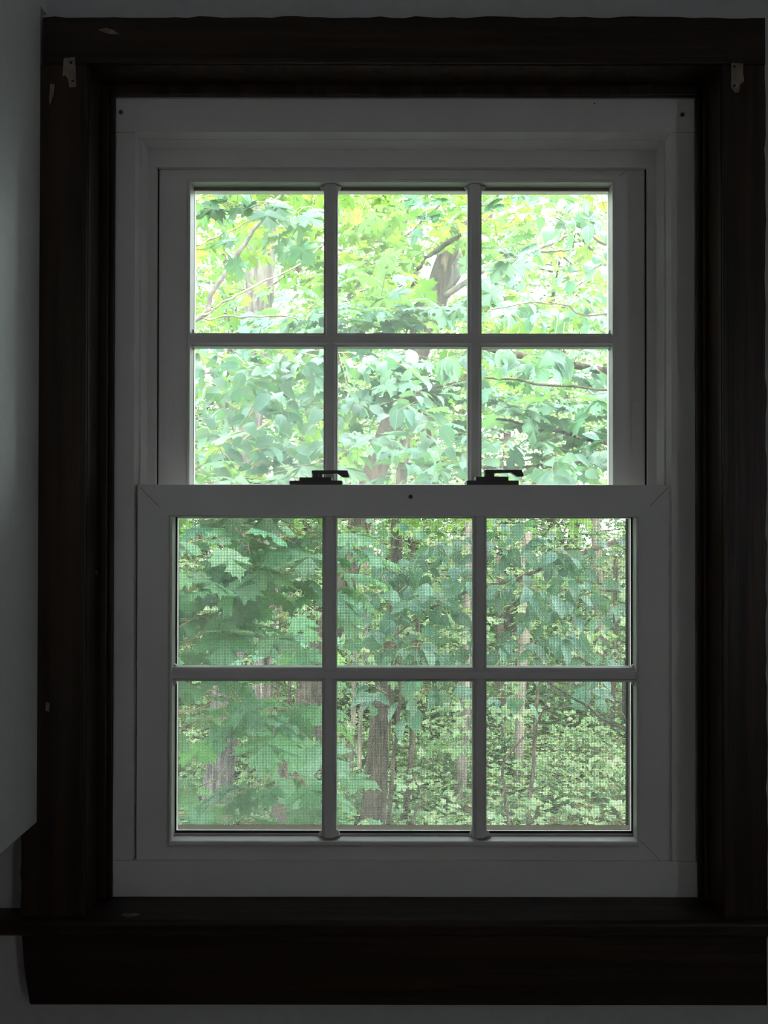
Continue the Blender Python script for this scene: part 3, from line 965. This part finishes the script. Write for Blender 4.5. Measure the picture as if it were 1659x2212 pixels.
# ---- near maple whose stem stands left of the window: big leaves low in the left panes, another bough at the top
nm_ = make_tree('maple_tree', 'near maple with big five-lobed leaves filling the left panes', 'tree',
                [(-350, 300), (-330, 800), (-320, 1400), (-330, 1700)], 2.6, [60, 66, 72, 80], BB,
                branches=[([(-325, 1150, 2.6), (60, 1190, 2.3), (390, 1178, 2.1), (425, 1140, 2.05), (480, 1110, 2.0)], None, 14, 4, M['twig_tan']),
                          ([(425, 1145, 2.05), (540, 1146, 2.0), (562, 1166, 2.0), (640, 1158, 2.0), (695, 1132, 2.0), (760, 1120, 2.0)], None, 5, 3, M['twig_tan']),
                          ([(-325, 1500, 2.6), (60, 1560, 2.2), (380, 1540, 2.0), (480, 1500, 2.0), (560, 1520, 2.0)], None, 7, 3, M['twig_tan']),
                          ([(60, 1560, 2.2), (300, 1740, 2.05), (430, 1755, 2.05), (560, 1730, 2.05), (640, 1700, 2.05)], None, 4, 2, M['twig_tan']),
                          ([(-330, 900, 2.6), (150, 800, 2.9), (425, 690, 3.3), (455, 640, 3.4), (520, 540, 3.5), (560, 482, 3.5), (607, 420, 3.6), (640, 360, 3.6)], None, 14, 6, B),
                          ([(425, 692, 3.3), (500, 684, 3.4), (600, 686, 3.5), (650, 692, 3.6)], None, 5, 3, TW),
                          ([(425, 690, 3.3), (500, 645, 3.4), (560, 615, 3.6), (640, 575, 3.8), (697, 531, 4)], None, 6, 3, TW),
                          ([(300, 590, 3.3), (415, 536, 3.4), (480, 505, 3.5), (540, 480, 3.6)], None, 6, 3, TW),
                          ([(330, 1060, 3.0), (430, 1010, 3.1), (500, 972, 3.2), (560, 925, 3.2), (640, 865, 3.3)], None, 7, 4, TW),
                          ])
lv = Leaves(); tw = MB()
big = dict(kind='maple', tint=(1.6, 1.6, 1.6), tilt=.28, petiole=.45, face=.30, tr=.002, droop=.25)  # raised tint stands in for skylight missing on these leaves
for (px, py, D, rx, rz, k_, s_) in [
        (430, 1145, 2.1, .08, .02, 3, .105), (520, 1140, 2.1, .10, .02, 4, .105), (620, 1150, 2.1, .08, .02, 3, .10), (700, 1170, 2.1, .06, .03, 3, .10), (420, 1200, 1.9, .06, .03, 4, .11),
        (620, 1200, 2.1, .08, .02, 3, .11), (500, 1230, 2.0, .10, .03, 4, .105), (420, 1270, 1.95, .06, .03, 4, .11), (510, 1300, 2.0, .08, .02, 3, .10), (440, 1340, 1.95, .06, .03, 4, .105),
        (410, 1410, 1.9, .03, .03, 3, .10), (730, 1240, 2.2, .04, .02, 2, .11), (590, 1310, 2.6, .08, .04, 3, .10), (640, 1380, 3.4, .12, .08, 3, .10),
        (440, 1500, 1.9, .07, .03, 4, .115), (530, 1520, 1.95, .06, .02, 3, .115), (420, 1570, 1.85, .04, .02, 3, .11), (430, 1585, 2.0, .03, .01, 1, .11), (570, 1545, 1.9, .03, .02, 1, .12),
        (590, 1655, 2.0, .04, .02, 2, .11), (650, 1700, 2.0, .05, .03, 3, .11), (560, 1770, 2.0, .07, .02, 4, .11), (680, 1790, 2.0, .06, .01, 3, .11), (405, 1710, 2.0, .01, .01, 1, .10)]:
    clump(lv, tw, W(px, py, D), (rx, .06, rz), k_, 2, s_, **big)
for (px, py, D, k_) in [(480, 440, 2.6, 4), (560, 445, 2.6, 4), (590, 490, 2.6, 1), (450, 470, 2.7, 2), (620, 440, 2.7, 2)]:
    clump(lv, tw, W(px, py, D), (.08, .1, .02), k_, 2, .088, 'maple', (1, 1, 1), tilt=.3, face=.8, tr=.0015)
for (px, py, D, k_) in [(480, 1030, 2.1, 4), (580, 1025, 2.1, 4), (440, 1010, 2.4, 3), (640, 1040, 2.1, 2)]:
    clump(lv, tw, W(px, py, D), (.09, .1, .02), k_, 2, .10, 'maple', (1.1, 1.05, .8), tilt=.25, face=.2, tr=.0015)
for _ in range(26):
    px, py, D = random.uniform(-300, 330), random.uniform(300, 1800), random.uniform(2.0, 3.4)
    clump(lv, tw, W(px, py, D), (.1, .1, .04), 3, 2, .11, **{k: v for k, v in big.items() if k not in ('kind',)}, kind='maple')
finish(nm_, lv, tw, M['leaf_maple'], M['twig_tan'])

# ---- middle maple bough (teal leaves behind the centre of the upper sash)
mm_ = make_tree('maple_tree', 'middle-distance maple with dense blue-green leaves across the upper sash', 'tree',
                [(1900, 200), (1860, 800), (1840, 1400), (1850, 1700)], 4.4, [60, 70, 74, 80], B,
                branches=[([(1860, 900, 4.4), (1400, 820, 4.2), (1100, 760, 4.0), (900, 730, 3.9), (700, 720, 3.9)], None, 24, 5, BB),
                          ([(1850, 1100, 4.4), (1400, 980, 3.9), (1200, 930, 3.8), (1060, 900, 3.8)], None, 16, 5, BB),
                          ([(1400, 980, 3.9), (1250, 1000, 3.8), (1000, 1010, 3.8), (850, 1000, 3.8)], None, 9, 4, BB)])
lv = Leaves(); tw = MB()
mk = dict(kind='maple', tint=(.92, .95, 1.0), tilt=.35, petiole=.35, face=.55, tr=.002)
for (px, py, D, rx, rz, k_) in [
        (640, 700, 4.0, .22, .07, 8), (720, 690, 4.0, .2, .08, 8), (800, 680, 4.0, .24, .07, 9), (880, 670, 4.0, .2, .08, 7), (640, 620, 4.3, .10, .12, 4),
        (840, 800, 3.9, .2, .10, 9), (900, 850, 3.8, .2, .12, 9), (960, 800, 3.8, .14, .14, 8), (760, 830, 4.0, .18, .10, 5), (960, 940, 3.7, .12, .08, 5),
        (860, 980, 3.4, .12, .05, 4), (1090, 860, 3.8, .14, .1, 7), (1180, 900, 3.7, .2, .1, 9), (1270, 880, 3.8, .2, .12, 9), (1150, 960, 3.7, .2, .08, 6), (1260, 960, 3.8, .2, .08, 5),
        (1100, 450, 4.2, .08, .06, 4), (1120, 500, 4.0, .08, .06, 3), (1090, 580, 3.8, .08, .06, 5), (960, 450, 4.5, .08, .05, 3), (540, 800, 4.2, .3, .06, 7), (600, 900, 4.2, .3, .1, 5),
        (1220, 800, 4.2, .3, .1, 5), (1330, 700, 4.0, .1, .2, 4), (1200, 760, 4.2, .3, .05, 3)]:
    clump(lv, tw, W(px, py, D), (rx, .25, rz), k_, 3, .115, **mk)
finish(mm_, lv, tw, M['leaf_maple'])

# ---- oval-leaved tree right of the window
ov = make_tree('oval_leaved_tree', 'near tree with glossy serrated oval leaves hanging across the right and middle panes', 'tree',
               [(2050, 200), (2010, 800), (1990, 1400), (2000, 1700)], 3.2, [60, 66, 70, 80], BP,
               branches=[([(2010, 1000, 3.2), (1500, 1120, 3.0), (1300, 1180, 2.9), (1100, 1250, 2.85), (950, 1300, 2.8), (840, 1380, 2.8)], None, 16, 3, TW),
                         ([(2010, 700, 3.2), (1500, 600, 3.0), (1300, 520, 2.9), (1200, 470, 2.9)], None, 14, 3, TW),
                         ([(1500, 600, 3.0), (1300, 680, 2.9), (1180, 650, 2.9), (1045, 672, 2.9)], None, 5, 2, TW),
                         ([(2010, 850, 3.2), (1500, 850, 3.0), (1200, 830, 3.2), (1000, 820, 3.2), (800, 880, 3.15), (600, 880, 3.1), (470, 930, 3.1)], None, 7, 2, BB),
                         ([(2000, 1300, 3.2), (1500, 1600, 3.2), (1345, 1572, 3.2), (1260, 1520, 3.2), (1185, 1475, 3.2)], None, 9, 4, BB),
                         ])
lv = Leaves(); tw = MB()
ok = dict(tint=(1, 1, 1), tilt=.65, petiole=.15, face=.75, tr=.0015, droop=.5)
for (px, py, D, rx, ry, rz, k_, s_) in [
        # left part of the upper sash
        (460, 790, 2.9, .10, .2, .05, 8, .085), (560, 800, 2.8, .12, .2, .07, 10, .085), (650, 790, 2.9, .10, .2, .07, 9, .09), (470, 880, 2.9, .10, .2, .06, 7, .085),
        (570, 880, 2.7, .10, .2, .06, 8, .09), (660, 880, 2.8, .08, .2, .06, 6, .085), (460, 970, 2.7, .09, .2, .05, 8, .085), (550, 970, 2.7, .10, .2, .05, 9, .085), (650, 980, 2.7, .09, .2, .06, 8, .085),
        (760, 770, 2.9, .08, .2, .04, 5, .085), (750, 870, 2.8, .07, .2, .05, 4, .085), (780, 960, 2.6, .06, .2, .04, 4, .08), (870, 890, 2.6, .10, .2, .05, 7, .08), (900, 930, 2.5, .06, .1, .03, 3, .08),
        (960, 1000, 2.8, .08, .2, .05, 6, .085), (830, 780, 3.0, .1, .2, .05, 4, .085),
        # right part of the upper sash
        (1200, 450, 2.7, .12, .2, .05, 6, .085), (1280, 470, 2.8, .10, .2, .07, 7, .085), (1290, 540, 2.9, .06, .2, .05, 4, .085), (1100, 680, 3.3, .12, .2, .05, 6, .085), (1200, 650, 3.3, .14, .2, .06, 8, .08),
        (1290, 660, 3.3, .08, .2, .08, 8, .08), (1120, 770, 2.7, .10, .2, .03, 4, .09), (1260, 770, 2.8, .12, .2, .04, 6, .085), (1070, 980, 2.8, .08, .2, .05, 6, .085), (1180, 1010, 2.9, .12, .2, .04, 7, .085), (1290, 1000, 3.0, .08, .2, .06, 5, .085),
        # lower sash
        (780, 1170, 2.8, .05, .2, .05, 4, .085), (860, 1230, 2.8, .10, .2, .06, 8, .085), (950, 1180, 2.9, .12, .2, .06, 9, .085), (800, 1290, 2.7, .07, .2, .04, 5, .085), (900, 1300, 2.7, .10, .2, .06, 10, .085), (990, 1270, 2.8, .08, .2, .07, 8, .085),
        (870, 1390, 2.6, .09, .2, .04, 8, .085), (960, 1400, 2.7, .09, .2, .05, 8, .085), (820, 1500, 2.5, .03, .1, .02, 3, .08), (930, 1490, 2.6, .05, .1, .02, 4, .10),
        (1090, 1170, 2.8, .08, .2, .06, 7, .085), (1170, 1190, 2.8, .09, .2, .06, 8, .085), (1260, 1200, 2.9, .10, .2, .06, 7, .085), (1110, 1270, 2.7, .09, .2, .06, 8, .085), (1200, 1290, 2.8, .10, .2, .06, 9, .085), (1290, 1310, 3.0, .09, .2, .05, 5, .085),
        (1090, 1390, 2.7, .08, .2, .05, 7, .085), (1190, 1390, 2.8, .10, .2, .05, 7, .085), (1280, 1420, 3.0, .09, .2, .04, 4, .085), (1090, 1500, 2.8, .04, .2, .03, 2, .085), (1300, 1510, 3.2, .08, .2, .04, 4, .085)]:
    kk = 'oval'
    clump(lv, tw, W(px, py, D), (rx, ry * .5, rz), k_, 3, s_ * .78, kk, **ok)
# hanging clusters, leaf tint lightened to stand for sun on them
for (px, py) in ((965, 775), (1210, 765), (1195, 755), (1090, 755)):
    c = W(px, py, 3.0)
    tw.tube([c + Vector((.02, .02, .12)), c], [.0015, .001], 4, cap=False)
    for k_ in range(4):
        ax = Vector((random.uniform(-.6, .6), random.uniform(-.3, .1), -1))
        lv.add('oval', c + rv(.006), ax, Vector((random.uniform(-.4, .4), -1, .35)), .10 * random.uniform(.8, 1.1), (1.15, 1.1, 1.05))
for _ in range(34):
    px, py, D = random.uniform(1400, 1950), random.uniform(350, 1600), random.uniform(2.8, 3.6)
    clump(lv, tw, W(px, py, D), (.12, .1, .06), 4, 3, .066, 'oval', **ok)
finish(ov, lv, tw, M['leaf_oval'], M['twig_tan'])

# ------------------------------------------------------------------ forest behind: four built once, then copied
def copy_tree(root, loc, rz, s):
    r = root.copy(); C.objects.link(r); r.location = loc; r.rotation_euler = (0, 0, rz); r.scale = (s, s, s)
    for ch in root.children:
        c = ch.copy(); C.objects.link(c); c.parent = r; c.matrix_parent_inverse = ch.matrix_parent_inverse.copy()
    return r


def far_tree(seed, H, crown_lo, spread, nleaf):
    random.seed(seed)
    root = empty('distant_tree', (0, 0, 0))
    P = [Vector((0, 0, -.2))]
    for i in range(1, 9):
        P.append(Vector((random.uniform(-.06, .06) * i, random.uniform(-.06, .06) * i, H * i / 8)))
    MB().tube(P, taper(9, .13, .04), 8, .06).build('trunk', BB, root, smooth=True)
    lv = Leaves()
    br = MB()
    nb = 46
    per = nleaf // nb
    for b in range(nb):
        z = crown_lo + (H * 1.05 - crown_lo) * ((b + random.random()) / nb)
        a = random.uniform(0, 2 * math.pi)
        L = spread * random.uniform(.4, 1) * (1 - .45 * (z / H) ** 2)
        d = Vector((math.cos(a), math.sin(a), random.uniform(-.05, .25)))
        s0 = Vector((0, 0, min(z, H * .98)))
        br.tube([s0, s0 + d * L * .5 + Vector((0, 0, .06)), s0 + d * L], [.02, .012, .005], 5, cap=False)
        for _ in range(per):
            t = random.uniform(.15, 1.08) ** .8
            p = s0 + d * L * t + Vector((random.gauss(0, .28), random.gauss(0, .28), random.gauss(0, .10)))
            az = random.uniform(0, 2 * math.pi)
            lv.add('maple_far' if random.random() < .5 else 'oval_far', p, Vector((math.cos(az), math.sin(az), -.25)), Vector((0, 0, 1)) + rv(.45), random.uniform(.09, .15), tintr(var=.22))
    br.build('branches', BB, root, smooth=True, kind='stuff')
    obj('foliage', lv.mesh('far_foliage'), M['leaf_far'], root)
    return root


protos = [far_tree(1, 8.0, .6, 2.4, 3000), far_tree(2, 6.5, .3, 2.2, 2800), far_tree(3, 9.5, 1.2, 2.7, 3200), far_tree(4, 5.0, .2, 1.9, 2400)]
ORD = ['nearest', 'second nearest', 'third nearest', 'fourth nearest', 'fifth nearest', 'sixth nearest', 'seventh nearest', 'eighth nearest',
       'ninth nearest', 'tenth nearest', 'eleventh nearest', 'twelfth nearest', 'thirteenth nearest', 'fourteenth nearest',
       'fifteenth nearest', 'sixteenth nearest', 'seventeenth nearest', 'eighteenth nearest', 'nineteenth nearest', 'twentieth nearest', 'twenty-first nearest', 'twenty-second nearest', 'twenty-third nearest']
COLS = ['past the left window jamb', 'behind the left panes', 'behind the middle panes', 'behind the right panes', 'past the right window jamb']


def column(x, y):
    px = CX + F * x / y
    return COLS[0] if px < 370 else COLS[1] if px < 712 else COLS[2] if px < 1037 else COLS[3] if px < 1370 else COLS[4]


def plant(protos_, spots_, what, cat, group):
    used_ = [False] * len(protos_)
    rank = {c: 0 for c in COLS}
    for x, y, k_, s_, rz in sorted(spots_, key=lambda q: q[1]):
        loc = (x, y, gz(x, y))
        if not used_[k_]:
            r = protos_[k_]; used_[k_] = True
            r.location = loc; r.rotation_euler = (0, 0, rz); r.scale = (s_, s_, s_)
        else:
            r = copy_tree(protos_[k_], loc, rz, s_)
        c = column(x, y)
        prop(r, '%s %s, %s to the house' % (what, c, ORD[rank[c]]), cat, group)
        rank[c] += 1


spots = []
random.seed(21)
for Dr, nt_, hs in ((15, 4, 1), (19, 5, 1.2), (24, 6, 1.45), (30, 7, 1.7), (37, 7, 2.1)):
    for i in range(nt_):
        half = Dr * .42
        x = -half + 2 * half * (i + .5 + random.uniform(-.3, .3)) / nt_
        spots.append((x, Dr + random.uniform(-1.6, 1.6), random.randrange(4), hs * random.uniform(.85, 1.15), random.uniform(0, 6.28)))
for Dr, hs in ((13, 1), (18, 1.2), (24, 1.5), (31, 1.8), (38, 2.1)):           # the woods go on to either side
    for sgn in (-1, 1):
        for f_ in (.52, .72):
            spots.append((sgn * Dr * f_ * random.uniform(.94, 1.06), Dr + random.uniform(-1, 1), random.randrange(4), hs, random.uniform(0, 6.28)))
plant(protos, spots, 'leafy young forest tree', 'tree', 'distant forest trees')


def shrub(seed, H, n):
    random.seed(seed)
    root = empty('forest_shrub', (0, 0, 0))
    st = MB(); lv = Leaves()
    for k_ in range(9):
        a = random.uniform(0, 6.28); d = Vector((math.cos(a) * random.uniform(.1, .7), math.sin(a) * random.uniform(.1, .7), 1)).normalized()
        L = H * random.uniform(.6, 1)
        st.tube([Vector((0, 0, -.05)), d * L * .5, d * L + Vector((0, 0, -.1))], [.012, .008, .003], 5, cap=False)
        for _ in range(n // 9):
            t = random.uniform(.2, 1.05)
            p = d * L * t + rv(.16)
            az = random.uniform(0, 6.28)
            lv.add('oval_far' if random.random() < .6 else 'maple_far', p, Vector((math.cos(az), math.sin(az), -.2)), Vector((0, 0, 1)) + rv(.4), random.uniform(.06, .11), tintr(var=.2))
    st.build('stems', TW, root, smooth=True)
    obj('foliage', lv.mesh('shrub_foliage'), M['leaf_far'], root)
    return root


sp_protos = [shrub(5, 1.3, 650), shrub(6, 1.8, 800), shrub(8, .9, 500)]
random.seed(33)
spots = []
for Dr, ns, sc_ in ((10.3, 8, .55), (12.3, 9, .8), (14.5, 7, 1.0), (17, 7, 1.1), (20.5, 7, 1.3), (25, 7, 1.5)):
    for i in range(ns):
        half = Dr * .36
        x = -half + 2 * half * (i + .5 + random.uniform(-.35, .35)) / ns
        spots.append((x, Dr + random.uniform(-.7, .7), random.randrange(3), sc_ * random.uniform(.85, 1.2), random.uniform(0, 6.28)))
for Dr in (9, 13, 18):
    for sgn in (-1, 1):
        for f_ in (.45, .6, .78):
            spots.append((sgn * Dr * f_, Dr + random.uniform(-.7, .7), random.randrange(3), 1.2, random.uniform(0, 6.28)))
plant(sp_protos, spots, 'low bushy green shrub', 'shrub', 'understorey shrubs')

# knee-high cover of seedlings and ferns, nobody could count it
lv = Leaves()
random.seed(44)
for _ in range(24000):
    y = 7.5 + 26 * random.random() ** 1.4
    x = random.gauss(0, .30) * y
    az = random.uniform(0, 6.28)
    lv.add('maple_far' if random.random() < .4 else 'oval_far', Vector((x, y, gz(x, y) + random.uniform(.03, .5))), Vector((math.cos(az), math.sin(az), -.1)), Vector((0, 0, 1)) + rv(.35), random.uniform(.07, .13) * (1 + y / 50), tintr(var=.25))
obj('ground_cover', lv.mesh('ground_cover'), M['leaf_far'], label='low green seedlings and ferns covering the forest floor', cat='undergrowth', kind='stuff')
